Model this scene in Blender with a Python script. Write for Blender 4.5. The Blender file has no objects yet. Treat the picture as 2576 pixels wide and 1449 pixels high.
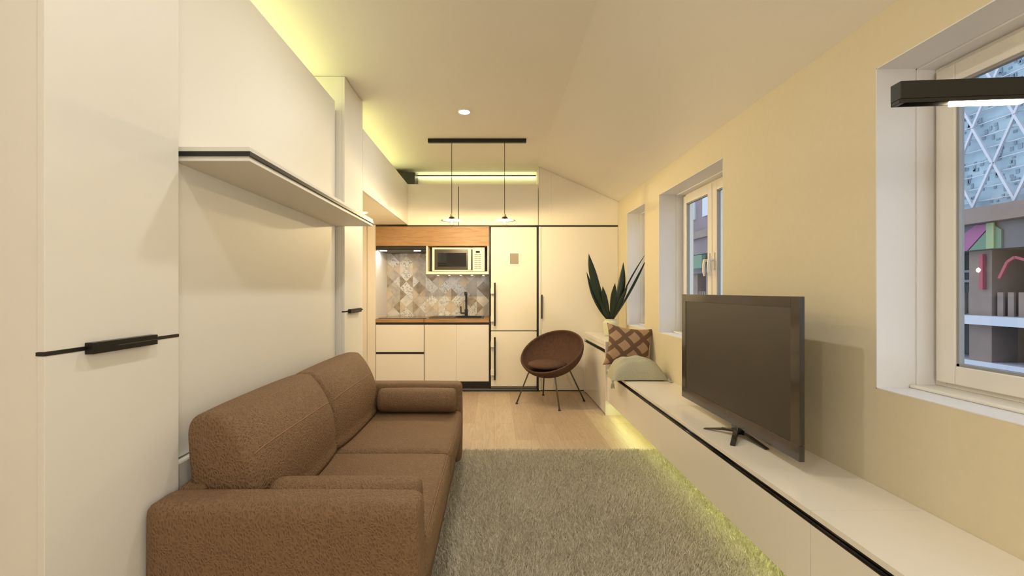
import bpy, bmesh, math, random
import numpy as np
from mathutils import Vector, Matrix
random.seed(7); np.random.seed(7)
SC = bpy.context.scene; COL = SC.collection
F = 1100.0; VPX = 1243.0; HY = 731.0; H = 1.28
R = math.radians
# ------------------------------------------------------------------ materials
def lin(c):
    return tuple((v/12.92 if v <= .04045 else ((v+.055)/1.055)**2.4) for v in [x/255 for x in c]) + (1,)
def newmat(name):
    m = bpy.data.materials.new(name); m.use_nodes = True
    nt = m.node_tree; b = nt.nodes['Principled BSDF']
    return m, nt, b
def plain(name, rgb, rough=.5, metal=0, coat=0, spec=.5, noise=0, nscale=8, bump=0, bscale=200):
    m, nt, b = newmat(name)
    b.inputs['Base Color'].default_value = lin(rgb); b.inputs['Roughness'].default_value = rough
    b.inputs['Metallic'].default_value = metal; b.inputs['Coat Weight'].default_value = coat
    b.inputs['Coat Roughness'].default_value = .08
    b.inputs['Specular IOR Level'].default_value = spec
    tc = nt.nodes.new('ShaderNodeTexCoord')
    if noise:
        n = nt.nodes.new('ShaderNodeTexNoise'); n.inputs['Scale'].default_value = nscale; n.inputs['Detail'].default_value = 4
        nt.links.new(tc.outputs['Object'], n.inputs['Vector'])
        r = nt.nodes.new('ShaderNodeValToRGB'); c = lin(rgb)
        r.color_ramp.elements[0].position = .3; r.color_ramp.elements[1].position = .7
        r.color_ramp.elements[0].color = tuple(v*(1-noise) for v in c[:3])+(1,)
        r.color_ramp.elements[1].color = tuple(min(1, v*(1+noise)) for v in c[:3])+(1,)
        nt.links.new(n.outputs['Fac'], r.inputs['Fac']); nt.links.new(r.outputs['Color'], b.inputs['Base Color'])
    if bump:
        n = nt.nodes.new('ShaderNodeTexNoise'); n.inputs['Scale'].default_value = bscale
        nt.links.new(tc.outputs['Object'], n.inputs['Vector'])
        bp = nt.nodes.new('ShaderNodeBump'); bp.inputs['Strength'].default_value = bump; bp.inputs['Distance'].default_value = .002
        nt.links.new(n.outputs['Fac'], bp.inputs['Height']); nt.links.new(bp.outputs['Normal'], b.inputs['Normal'])
    return m
def emit(name, rgb, s):
    m, nt, b = newmat(name)
    b.inputs['Base Color'].default_value = (.8, .8, .8, 1)
    b.inputs['Emission Color'].default_value = tuple(rgb)+(1,); b.inputs['Emission Strength'].default_value = s
    return m
def glass_mat(name, tint=(1, 1, 1), ior=1.45, rough=0.0):
    m = bpy.data.materials.new(name); m.use_nodes = True; nt = m.node_tree; nt.nodes.clear()
    o = nt.nodes.new('ShaderNodeOutputMaterial'); mx = nt.nodes.new('ShaderNodeMixShader')
    t = nt.nodes.new('ShaderNodeBsdfTransparent'); g = nt.nodes.new('ShaderNodeBsdfGlossy'); fr = nt.nodes.new('ShaderNodeFresnel')
    t.inputs['Color'].default_value = tuple(tint)+(1,); g.inputs['Roughness'].default_value = rough
    fr.inputs['IOR'].default_value = ior
    ge = nt.nodes.new('ShaderNodeNewGeometry'); sb = nt.nodes.new('ShaderNodeMath'); sb.operation = 'SUBTRACT'; sb.inputs[0].default_value = 1
    mu = nt.nodes.new('ShaderNodeMath'); mu.operation = 'MULTIPLY'
    nt.links.new(ge.outputs['Backfacing'], sb.inputs[1]); nt.links.new(fr.outputs[0], mu.inputs[0]); nt.links.new(sb.outputs[0], mu.inputs[1])
    nt.links.new(mu.outputs[0], mx.inputs[0]); nt.links.new(t.outputs[0], mx.inputs[1]); nt.links.new(g.outputs[0], mx.inputs[2])
    nt.links.new(mx.outputs[0], o.inputs[0]); return m
def wood(name, c1, c2, scale=(1, 1, 1), rough=.45, dist=2.0, nscale=3, axis='Object'):
    m, nt, b = newmat(name)
    tc = nt.nodes.new('ShaderNodeTexCoord'); mp = nt.nodes.new('ShaderNodeMapping'); mp.inputs['Scale'].default_value = scale
    n = nt.nodes.new('ShaderNodeTexNoise'); n.inputs['Scale'].default_value = nscale; n.inputs['Detail'].default_value = 8
    n.inputs['Roughness'].default_value = .65; n.inputs['Distortion'].default_value = dist
    r = nt.nodes.new('ShaderNodeValToRGB'); r.color_ramp.elements[0].position = .3; r.color_ramp.elements[1].position = .72
    r.color_ramp.elements[0].color = lin(c1); r.color_ramp.elements[1].color = lin(c2)
    nt.links.new(tc.outputs[axis], mp.inputs['Vector']); nt.links.new(mp.outputs[0], n.inputs['Vector'])
    nt.links.new(n.outputs['Fac'], r.inputs['Fac']); nt.links.new(r.outputs['Color'], b.inputs['Base Color'])
    b.inputs['Roughness'].default_value = rough
    return m
M = {}
M['white'] = plain('white_lacquer', (232, 228, 218), rough=.5, spec=.35)
M['gloss'] = plain('white_gloss', (234, 228, 218), rough=.14, spec=.45)
M['cream'] = plain('cream_front', (239, 231, 214), rough=.55, spec=.3)
M['bench'] = plain('bench_gloss', (236, 229, 217), rough=.12, spec=.5)
M['wallr'] = plain('beige_wall_paint', (221, 210, 180), rough=.9, spec=.2, noise=.012, nscale=30, bump=.15, bscale=350)
M['wall'] = plain('white_wall_paint', (230, 220, 204), rough=.85, spec=.2, bump=.08)
M['ceil'] = plain('ceiling_paint', (236, 231, 220), rough=.95, spec=.1)
M['reveal'] = plain('white_reveal', (232, 230, 228), rough=.6)
M['pvc'] = plain('white_pvc', (236, 230, 218), rough=.3)
M['gasket'] = plain('grey_gasket', (150, 150, 150), rough=.5)
M['black'] = plain('black_satin', (28, 26, 25), rough=.4)
M['blackm'] = plain('black_metal', (34, 32, 30), rough=.35, metal=.4)
M['blackg'] = plain('black_gloss', (16, 15, 14), rough=.06, coat=.6)
M['shade_black'] = plain('dark_enamel', (40, 42, 42), rough=.35)
M['enamel'] = plain('white_enamel', (245, 240, 230), rough=.4)
M['tvbody'] = plain('tv_bezel', (50, 43, 36), rough=.22, coat=.5)
M['tvscreen'] = plain('tv_screen', (42, 36, 29), rough=.42, spec=.8)
M['grey'] = plain('grey_metal', (120, 118, 112), rough=.4, metal=.5)
M['chrome'] = plain('dark_steel', (112, 108, 98), rough=.28, metal=.9)
M['mesh'] = plain('grey_mesh', (150, 140, 125), rough=.6, noise=.15, nscale=300)
M['oak'] = wood('oak_front', (148, 109, 70), (182, 144, 100), scale=(1.2, 1.2, 14), nscale=3, dist=1.2)
M['oakpale'] = wood('oak_cap', (196, 150, 96), (222, 180, 126), scale=(10, 10, 2))
M['pot'] = plain('pale_green_ceramic', (214, 214, 182), rough=.35, coat=.2)
M['soil'] = plain('soil', (50, 38, 28), rough=.95)
M['sage'] = plain('sage_cotton', (178, 174, 150), rough=.95, spec=.1, noise=.05, nscale=60, bump=.5, bscale=260)
M['glass'] = glass_mat('window_glass', (.93, .96, .98))
M['bulbglass'] = glass_mat('bulb_glass', (1, .86, .66), 1.4)
M['reflglass'] = plain('dark_glass', (18, 19, 22), rough=.03, coat=.8)
GREEN = (.97, 1.0, .46)
M['led'] = emit('yellow_green_led', (.9, 1, .42), 15)
M['ledceil'] = emit('yellow_green_cove_led', GREEN, 20)
M['ledback'] = emit('back_cove_led', (.95, 1.0, .5), 6)
M['lamp'] = emit('downlight_glow', (1, .985, .95), 430)
M['halllamp'] = emit('hall_downlight_glow', (1, .80, .52), 260)
M['barlamp'] = emit('bar_lamp_glow', (1, .86, .62), 16)
M['bulb'] = emit('filament_glow', (1, .90, .63), 6900)
M['ledwhite'] = emit('cool_white_led', (.95, .98, 1), 140)
# floor planks
def floor_mat():
    m, nt, b = newmat('oak_floor')
    tc = nt.nodes.new('ShaderNodeTexCoord'); mp = nt.nodes.new('ShaderNodeMapping')
    mp.inputs['Rotation'].default_value = (0, 0, R(90)); 
    br = nt.nodes.new('ShaderNodeTexBrick'); br.offset = .37; br.inputs['Scale'].default_value = 1
    br.inputs['Brick Width'].default_value = 1.25; br.inputs['Row Height'].default_value = .19
    br.inputs['Mortar Size'].default_value = .0012; br.inputs['Mortar Smooth'].default_value = .3; br.inputs['Bias'].default_value = 0
    br.inputs['Color1'].default_value = lin((180, 158, 134)); br.inputs['Color2'].default_value = lin((200, 181, 155))
    br.inputs['Mortar'].default_value = lin((160, 130, 98))
    nt.links.new(tc.outputs['Object'], mp.inputs['Vector']); nt.links.new(mp.outputs[0], br.inputs['Vector'])
    mp2 = nt.nodes.new('ShaderNodeMapping'); mp2.inputs['Scale'].default_value = (14, 1.2, 1)
    n = nt.nodes.new('ShaderNodeTexNoise'); n.inputs['Scale'].default_value = 3; n.inputs['Detail'].default_value = 8; n.inputs['Distortion'].default_value = 1.6
    nt.links.new(tc.outputs['Object'], mp2.inputs['Vector']); nt.links.new(mp2.outputs[0], n.inputs['Vector'])
    r = nt.nodes.new('ShaderNodeValToRGB'); r.color_ramp.elements[0].position = .3; r.color_ramp.elements[1].position = .65
    r.color_ramp.elements[0].color = (.80, .77, .73, 1); r.color_ramp.elements[1].color = (1, 1, 1, 1)
    nt.links.new(n.outputs['Fac'], r.inputs['Fac'])
    mx = nt.nodes.new('ShaderNodeMixRGB'); mx.blend_type = 'MULTIPLY'; mx.inputs[0].default_value = 1
    nt.links.new(br.outputs['Color'], mx.inputs[1]); nt.links.new(r.outputs['Color'], mx.inputs[2])
    nt.links.new(mx.outputs[0], b.inputs['Base Color']); b.inputs['Roughness'].default_value = .38
    return m
M['floor'] = floor_mat()
def leather(name='brown_leather'):
    m, nt, b = newmat(name)
    tc = nt.nodes.new('ShaderNodeTexCoord')
    n0 = nt.nodes.new('ShaderNodeTexNoise'); n0.inputs['Scale'].default_value = 11; n0.inputs['Detail'].default_value = 2
    mp = nt.nodes.new('ShaderNodeMapping'); mp.inputs['Scale'].default_value = (1, 1, .62)
    ad = nt.nodes.new('ShaderNodeVectorMath'); ad.operation = 'MULTIPLY_ADD'
    ad.inputs[1].default_value = (.030, .030, .030)
    nt.links.new(tc.outputs['Object'], mp.inputs['Vector'])
    nt.links.new(tc.outputs['Object'], n0.inputs['Vector']); nt.links.new(n0.outputs['Color'], ad.inputs[0]); nt.links.new(mp.outputs[0], ad.inputs[2])
    v = nt.nodes.new('ShaderNodeTexVoronoi'); v.feature = 'DISTANCE_TO_EDGE'; v.inputs['Scale'].default_value = 112
    nt.links.new(ad.outputs[0], v.inputs['Vector'])
    n = nt.nodes.new('ShaderNodeTexNoise'); n.inputs['Scale'].default_value = 130; n.inputs['Detail'].default_value = 3
    nt.links.new(tc.outputs['Object'], n.inputs['Vector'])
    mr = nt.nodes.new('ShaderNodeMapRange'); mr.inputs['From Max'].default_value = .42; mr.interpolation_type = 'SMOOTHSTEP'
    nt.links.new(v.outputs['Distance'], mr.inputs['Value'])
    mx = nt.nodes.new('ShaderNodeMath'); mx.operation = 'MULTIPLY_ADD'; nt.links.new(n.outputs['Fac'], mx.inputs[0]); mx.inputs[1].default_value = .7; nt.links.new(mr.outputs[0], mx.inputs[2])
    bp = nt.nodes.new('ShaderNodeBump'); bp.invert = True; bp.inputs['Strength'].default_value = .85; bp.inputs['Distance'].default_value = .0032
    nt.links.new(mx.outputs[0], bp.inputs['Height']); nt.links.new(bp.outputs['Normal'], b.inputs['Normal'])
    r = nt.nodes.new('ShaderNodeValToRGB'); r.color_ramp.elements[0].color = lin((131, 102, 73)); r.color_ramp.elements[1].color = lin((120, 92, 66))
    nt.links.new(mr.outputs[0], r.inputs['Fac']); nt.links.new(r.outputs['Color'], b.inputs['Base Color'])
    b.inputs['Roughness'].default_value = .62; b.inputs['Specular IOR Level'].default_value = .3
    return m
M['leather'] = leather()
M['piping'] = plain('leather_piping', (140, 102, 70), rough=.6)
M['chairfab'] = wood('rust_fabric', (62, 41, 30), (94, 62, 45), scale=(9, 9, 1.2), rough=.85, nscale=9, dist=.6)
M['leaf'] = wood('dark_leaf', (24, 38, 22), (38, 56, 32), scale=(6, 6, 1), rough=.4)
def rug_mat():
    m, nt, b = newmat('sage_pile')
    tc = nt.nodes.new('ShaderNodeTexCoord')
    n = nt.nodes.new('ShaderNodeTexNoise'); n.inputs['Scale'].default_value = 70; n.inputs['Detail'].default_value = 3
    nt.links.new(tc.outputs['Object'], n.inputs['Vector'])
    r = nt.nodes.new('ShaderNodeValToRGB'); r.color_ramp.elements[0].position = .3; r.color_ramp.elements[1].position = .7
    r.color_ramp.elements[0].color = lin((198, 190, 172)); r.color_ramp.elements[1].color = lin((230, 223, 204))
    nt.links.new(n.outputs['Fac'], r.inputs['Fac']); nt.links.new(r.outputs['Color'], b.inputs['Base Color'])
    b.inputs['Roughness'].default_value = .9; b.inputs['Specular IOR Level'].default_value = .15
    return m
M['rug'] = rug_mat()
# ------------------------------------------------------------------ geometry helpers
class MB:
    def __init__(s): s.v = []; s.f = []; s.mi = []
    def add(s, vs, fs, mi=0):
        k = len(s.v); s.v += [tuple(v) for v in vs]; s.f += [tuple(i+k for i in f) for f in fs]; s.mi += [mi]*len(fs); return s
    def box(s, x0, x1, y0, y1, z0, z1, mi=0):
        v = [(x, y, z) for x in (x0, x1) for y in (y0, y1) for z in (z0, z1)]
        return s.add(v, [(0, 1, 3, 2), (4, 6, 7, 5), (0, 4, 5, 1), (2, 3, 7, 6), (0, 2, 6, 4), (1, 5, 7, 3)], mi)
    def prism(s, poly, axis, a, b, mi=0):
        n = len(poly)
        def P(p, t):
            return {'x': (t, p[0], p[1]), 'y': (p[0], t, p[1]), 'z': (p[0], p[1], t)}[axis]
        return s.add([P(p, a) for p in poly]+[P(p, b) for p in poly],
                     [tuple(range(n)), tuple(range(2*n-1, n-1, -1))]+[(i, (i+1) % n, n+(i+1) % n, n+i) for i in range(n)], mi)
    def lathe(s, prof, c=(0, 0, 0), n=40, mi=0):
        k = len(prof)
        vs = [(c[0]+r*math.cos(2*math.pi*i/n), c[1]+r*math.sin(2*math.pi*i/n), c[2]+z) for i in range(n) for r, z in prof]
        fs = [(i*k+j, ((i+1) % n)*k+j, ((i+1) % n)*k+j+1, i*k+j+1) for i in range(n) for j in range(k-1)]
        return s.add(vs, fs, mi)
    def tube(s, pts, r, n=12, mi=0, caps=True):
        pts = [Vector(p) for p in pts]; rr = r if isinstance(r, (list, tuple)) else [r]*len(pts)
        vs = []; up = None
        for i, p in enumerate(pts):
            t = (pts[min(i+1, len(pts)-1)]-pts[max(i-1, 0)]).normalized()
            if up is None: up = Vector((0, 0, 1)) if abs(t.z) < .9 else Vector((1, 0, 0))
            a = t.cross(up).normalized(); b = t.cross(a).normalized(); up = -b if up.dot(-b) > 0 else b
            vs += [p+rr[i]*(math.cos(2*math.pi*j/n)*a+math.sin(2*math.pi*j/n)*b) for j in range(n)]
        fs = [(i*n+j, i*n+(j+1) % n, (i+1)*n+(j+1) % n, (i+1)*n+j) for i in range(len(pts)-1) for j in range(n)]
        if caps: fs += [tuple(range(n)), tuple(range((len(pts)-1)*n, len(pts)*n))]
        return s.add(vs, fs, mi)
    def sphere(s, c, r, n=20, sz=1):
        prof = [(max(1e-4, r*math.sin(math.pi*i/12)), -r*sz*math.cos(math.pi*i/12)) for i in range(13)]
        return s.lathe(prof, c, n)
def rounded(x0, x1, y0, y1, z0, z1, r, n=10, deform=None, cells=None):
    """rounded box as a subdivided cube; deform(p, uvw)->p"""
    c = Vector(((x0+x1)/2, (y0+y1)/2, (z0+z1)/2)); h = Vector(((x1-x0)/2, (y1-y0)/2, (z1-z0)/2))
    bm = bmesh.new()
    bmesh.ops.create_cube(bm, size=2)
    bmesh.ops.subdivide_edges(bm, edges=bm.edges[:], cuts=n*2, use_grid_fill=True)
    inn = Vector([max(1e-4, a-r) for a in h])
    for v in bm.verts:
        u = v.co.copy()
        # remap param so that more verts go to the rounded border
        q = Vector([math.copysign(abs(a)**.75 if abs(a) < 1 else 1, a) for a in u])
        p = Vector([q[i]*h[i] for i in range(3)])
        cl = Vector([max(-inn[i], min(inn[i], p[i])) for i in range(3)])
        d = p-cl
        if d.length > 1e-9:
            # keep param direction but push on sphere of radius r
            p = cl+d.normalized()*min(r, 10) if max(abs(a) for a in u) > .999 else p
        if deform: p = deform(p, q)
        v.co = p+c
    mb = MB(); mb.add([v.co[:] for v in bm.verts], [[v.index for v in f.verts] for f in bm.faces]); bm.free()
    return mb
def link(name, mb, mats, parent=None, smooth=False, bevel=0, seg=2, origin=None, auto=40):
    me = bpy.data.meshes.new(name)
    pl = Vector((0, 0, 0))
    p = parent
    while p is not None: pl += p.location; p = p.parent
    if parent is None and origin is None:
        a = np.array(mb.v); origin = ((a[:, 0].min()+a[:, 0].max())/2, (a[:, 1].min()+a[:, 1].max())/2, a[:, 2].min())
    o3 = Vector(origin) if origin is not None else pl
    me.from_pydata([tuple(Vector(v)-o3) for v in mb.v], [], mb.f)
    mats = mats if isinstance(mats, (list, tuple)) else [mats]
    for mm in mats: me.materials.append(mm)
    if len(mats) > 1: me.polygons.foreach_set('material_index', mb.mi)
    bm = bmesh.new(); bm.from_mesh(me); bmesh.ops.recalc_face_normals(bm, faces=bm.faces[:])
    bm.to_mesh(me); bm.free()
    if smooth: me.polygons.foreach_set('use_smooth', [True]*len(me.polygons))
    o = bpy.data.objects.new(name, me); COL.objects.link(o)
    o.location = o3-pl
    if parent: o.parent = parent
    if bevel:
        b = o.modifiers.new('bevel', 'BEVEL'); b.width = bevel; b.segments = seg; b.limit_method = 'ANGLE'; b.angle_limit = R(auto)
    return o
def tag(o, label=None, cat=None, group=None, kind=None):
    if label: o['label'] = label
    if cat: o['category'] = cat
    if group: o['group'] = group
    if kind: o['kind'] = kind
    return o
def thing(name, loc, label, cat, group=None):
    o = bpy.data.objects.new(name, None); COL.objects.link(o); o.location = loc; o.empty_display_size = .1
    return tag(o, label, cat, group)
def sempty(name, loc):
    o = bpy.data.objects.new(name, None); COL.objects.link(o); o.location = loc; o['kind'] = 'structure'; return o
def struct(name, mb, m, **k):
    o = link(name, mb, m, **k); o['kind'] = 'structure'; return o
def copy_tree(o, parent=None):
    c = o.copy(); COL.objects.link(c); c.parent = parent
    for ch in list(o.children): copy_tree(ch, c)
    return c
def bx(*a): return MB().box(*a)
# ------------------------------------------------------------------ dimensions
XR = 1.578; XL = -1.72; XF = -1.10; XP = -1.155; Y0 = 5.565; YB = 6.17; YN = -1.6; ZC = 2.86; XC = .565; ZS = 2.415
# ------------------------------------------------------------------ shell
struct('floor', bx(XL-.2, XR+.35, YN-.2, YB+.2, -.1, 0), M['floor'], origin=(0, 0, 0))
m = MB().prism([(XL-.2, ZC), (XC, ZC), (XR+.02, ZS-.009), (XR+.35, ZS-.009), (XR+.35, ZC+.25), (XL-.2, ZC+.25)], 'y', YN-.2, YB+.2)
struct('ceiling', m, M['ceil'])
struct('wall_left', bx(XL-.2, XL, YN, YB+.2, 0, ZC), M['wall'])
struct('wall_behind', bx(XL-.2, XR+.35, YN-.2, YN, 0, ZC), M['wall'])
struct('wall_back', bx(XL-.2, XR+.35, YB, YB+.2, 0, ZC), M['wall'])
WIN = [(.636, 1.806), (3.014, 4.183), (4.574, 5.186)]; WZ0, WZ1 = .876, 2.197; XO = XR+.33
m = MB().box(XR, XO, YN, YB, 0, WZ0).box(XR, XO, YN, YB, WZ1, ZC)
ys = [YN]+[y for w in WIN for y in w]+[YB]
for i in range(0, len(ys), 2): m.box(XR, XO, ys[i], ys[i+1], WZ0, WZ1)
struct('wall_right', m, M['wallr'])
# front wall strip left of kitchen and filler above the sliding door
struct('wall_kitchen_left', bx(-1.609, -1.509, Y0, YB, 0, 2.115), M['wall'])
struct('wall_hall_end', bx(XL, -1.609, Y0+.015, Y0+.3, 0, 2.115), M['wall'])
# windows
def window(i, y0, y1, leafs):
    w = sempty('window_%d' % i, (XR, (y0+y1)/2, WZ0)); d1 = 1.737; e = .004; xf = 1.81
    m = MB()
    for a, b in ((y0, y0+e), (y1-e, y1)): m.box(XR-.001, 1.9, a, b, WZ0, WZ1)
    m.box(XR-.001, 1.9, y0, y1, WZ1-e, WZ1).box(XR-.001, 1.9, y0, y1, WZ0, WZ0+e)
    link('reveal', m, M['reveal'], w)
    m = MB()
    for a, b in ((y0+e, y0+.012), (y1-.012, y1-e)): m.box(d1, xf+.01, a, b, WZ0+e, WZ1-e)
    m.box(d1, xf+.01, y0+e, y1-e, WZ1-.012, WZ1-e)
    link('inner_trim', m, M['reveal'], w, bevel=.002)
    link('sill_board', bx(1.707, xf+.01, y0+.006, y1-.006, WZ0+e, WZ0+.018), M['pvc'], w, bevel=.006, seg=3)
    fz0, fz1 = WZ0+.018, WZ1-.012; fy0, fy1 = y0+.012, y1-.012; t = .045
    m = MB().box(xf, xf+.06, fy0, fy0+t, fz0, fz1).box(xf, xf+.06, fy1-t, fy1, fz0, fz1)
    m.box(xf, xf+.06, fy0+t, fy1-t, fz0, fz0+t).box(xf, xf+.06, fy0+t, fy1-t, fz1-t, fz1)
    if leafs == 2: m.box(xf+.004, xf+.06, (y0+y1)/2-.03, (y0+y1)/2+.03, fz0+t, fz1-t)
    link('frame', m, M['pvc'], w, bevel=.003)
    spans = [(fy0+.02, (y0+y1)/2-.004), ((y0+y1)/2+.004, fy1-.02)] if leafs == 2 else [(fy0+.02, fy1-.02)]
    for k, (a, b) in enumerate(spans):
        z0, z1 = fz0+.02, fz1-.02; s = .072; X0 = xf-.018
        m = MB().box(X0, xf+.02, a, a+s, z0, z1).box(X0, xf+.02, b-s, b, z0, z1)
        m.box(X0, xf+.02, a+s, b-s, z0, z0+s).box(X0, xf+.02, a+s, b-s, z1-s, z1)
        sh = link('sash', m, M['pvc'], w, bevel=.004)
        a2, b2, c2, d2 = a+s, b-s, z0+s, z1-s; g = .01
        m = MB().box(xf-.010, xf+.010, a2, a2+g, c2, d2).box(xf-.010, xf+.010, b2-g, b2, c2, d2)
        m.box(xf-.010, xf+.010, a2, b2, c2, c2+g).box(xf-.010, xf+.010, a2, b2, d2-g, d2)
        link('gasket', m, M['gasket'], sh)
        link('pane', bx(xf+.002, xf+.006, a2+g, b2-g, c2+g, d2-g), M['glass'], sh)
        if leafs == 2:
            hy = (b-s/2) if k == 0 else (a+s/2)
            hz = 1.52
            mm = MB().box(X0-.009, X0, hy-.014, hy+.014, hz-.07, hz+.07)
            mm.tube([(X0, hy, hz+.01), (X0-.045, hy, hz+.01)], .011)
            mm.tube([(X0-.042, hy, hz+.018), (X0-.048, hy, hz-.03), (X0-.048, hy, hz-.08), (X0-.042, hy, hz-.12)], [.011, .012, .012, .008])
            link('handle', mm, M['pvc'], sh, smooth=False, bevel=.002)
    return w
window(1, *WIN[0], 2); window(2, *WIN[1], 2); window(3, *WIN[2], 1)
# ------------------------------------------------------------------ left side furniture
def tall_cabinet(y0, y1, label, labels_h):
    t = thing('tall_cabinet', (XF-.3, (y0+y1)/2, 0), label, 'cabinet', None)
    link('body', bx(XL+.002, XF-.02, y0+.003, y1-.001, 0, ZC-.003), M['white'], t, bevel=.001)
    zg = 1.124
    link('upper_door', bx(XF-.019, XF, y0, y1, zg+.005, ZC-.006), M['white'], t, bevel=.0015)
    link('lower_door', bx(XF-.019, XF, y0, y1, .02, zg-.005), M['white'], t, bevel=.0015)
    link('black_gap_profile', bx(XF-.021, XF+.0015, y0-.001, y1, zg-.0045, zg+.0045), M['black'], t)
    c = y0+.24*(y1-y0)/.458*1.0
    hy0, hy1 = c-.005-.075, c-.005+.09
    return t, zg
# near and far cabinets: handle spans measured from the photo
def handle_plate(t, ya, yb, z):
    h = link('handle', bx(XF-.002, XF+.022, ya, yb, z-.0155, z+.0155), M['blackm'], t, bevel=.001); h['label'] = 'black rectangular recessed handle plate'
    m = MB(); m.box(XF+.0222, XF+.0235, ya+.35*(yb-ya), yb, z-.001, z+.001)
    link('seam_line', m, M['chrome'], h)
YA = 1.10*F/(VPX-112); YBn = 1.10*F/(VPX-449.5)
t, zg = tall_cabinet(YA, YBn, 'white tall cupboard nearest the left, with a black handle plate, touching the sofa arm', None)
handle_plate(t, 1.175, 1.402, 1.124)
YC = 1.10*F/(VPX-867); YD = 1.10*F/(VPX-912.5)
t, zg = tall_cabinet(YC, YD, 'white tall narrow cupboard beyond the wall bed, before the hall opening', None)
handle_plate(t, 3.294, 3.56, 1.124)
# cove strip board between near cabinet and far
# wall bed
wb = thing('wall_bed', (-1.4, 2.36, 0), 'white fold-up wall bed front behind the brown sofa with a ledge shelf across it', 'wall bed')
link('carcass', bx(XL+.003, XP-.03, YBn+.002, YC-.002, 0, 2.615), M['white'], wb)
link('upper_panel', bx(XP-.025, XP, YBn+.003, YC-.045, 1.80, 2.655), M['white'], wb, bevel=.0015)
link('lower_panel', bx(XP-.025, XP, YBn+.003, YC-.045, .668, 1.748), M['white'], wb, bevel=.0015)
link('base_ledge', bx(XP-.029, XP+.03, YBn+.003, YC-.003, .05, .66), M['white'], wb, bevel=.001)
link('side_filler', bx(XP-.029, XP-.012, YC-.043, YC-.003, .662, 2.60), M['gloss'], wb, bevel=.001)
sh = link('ledge_shelf', MB().box(XP-.02, -.884, 1.58, 3.185, 1.783, 1.80).box(XP-.02, -.884, 1.58, 3.185, 1.748, 1.758).box(XP-.02, -.889, 1.585, 3.18, 1.758, 1.767), M['white'], wb, bevel=.0012)
link('black_trim', bx(XP-.02, -.880, 1.576, 3.19, 1.767, 1.783), M['black'], wb, bevel=.001)
# extend shelf to the tall cabinet side (shelf root)
led = link('cove_led_strip', bx(XP-.20, XP-.188, YBn+.03, YC-.02, 2.617, 2.627), M['ledceil'], wb)
# overhead cabinets over the hall
oy = [YD+.003, 1.10*F/(VPX-960.7), 1.10*F/(VPX-996), Y0-.003]
labs = ['white overhead cupboard in the hall, next to the tall narrow cupboard', 'white overhead cupboard in the middle of the three above the hall opening',
        'white overhead cupboard in the corner against the cupboards over the hob']
for i in range(3):
    t = thing('overhead_cabinet', (-1.4, (oy[i]+oy[i+1])/2, 2.12), labs[i], 'cabinet', 'overhead cupboards above the hall opening')
    link('body', bx(XL+.002, XF-.02, oy[i]+.001, oy[i+1]-.001, 2.12, 2.605), M['cream'], t)
    link('door', bx(XF-.019, XF, oy[i]+.0015, oy[i+1]-.0015, 2.12, 2.636), M['white'], t, bevel=.001)
    link('led_strip', bx(XF-.18, XF-.168, oy[i]+.02, oy[i+1]-.02, 2.607, 2.616), M['ledceil'], t)
    if i == 1:
        pass
t = thing('hall_downlight', (-1.40, 4.69, 2.108), 'small round downlight under the overhead cupboards in the hall', 'light')
link('ring', MB().lathe([(.036, .012), (.045, .012), (.045, .004), (.036, .002)], (-1.40, 4.69, 2.107)), M['enamel'], t, smooth=False)
link('diffuser', MB().lathe([(.0001, .006), (.036, .006)], (-1.40, 4.69, 2.107)), M['halllamp'], t)
# ------------------------------------------------------------------ kitchen
def PX(px, Y=Y0): return (px-VPX)*Y/F
def PZ(py, Y=Y0): return H+(HY-py)*Y/F
KL = -1.505; KR = PX(1230)
# backsplash of lozenge tiles
def tile_mats():
    out = []
    for k, (a, b, sc, th) in enumerate([((222, 214, 200), (204, 196, 180), 9, .62), ((196, 186, 170), (178, 168, 152), 12, .6), ((168, 152, 130), (146, 130, 108), 14, .6),
                                  ((226, 221, 210), (158, 153, 144), 38, .60), ((212, 194, 166), (196, 178, 150), 10, .6), ((216, 212, 203), (166, 161, 152), 26, .66)]):
        m, nt, bs = newmat('tile_%d' % k)
        tc = nt.nodes.new('ShaderNodeTexCoord'); n = nt.nodes.new('ShaderNodeTexNoise'); n.inputs['Scale'].default_value = sc; n.inputs['Detail'].default_value = 6
        n.inputs['Distortion'].default_value = 1.5 if k in (3, 5) else .2
        r = nt.nodes.new('ShaderNodeValToRGB'); r.color_ramp.elements[0].position = .46 if k not in (3, 5) else .52; r.color_ramp.elements[1].position = th
        r.color_ramp.elements[0].color = lin(a); r.color_ramp.elements[1].color = lin(b)
        nt.links.new(tc.outputs['Object'], n.inputs['Vector']); nt.links.new(n.outputs['Fac'], r.inputs['Fac']); nt.links.new(r.outputs['Color'], bs.inputs['Base Color'])
        bs.inputs['Roughness'].default_value = .3; out.append(m)
    return out
TM = tile_mats()
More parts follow.
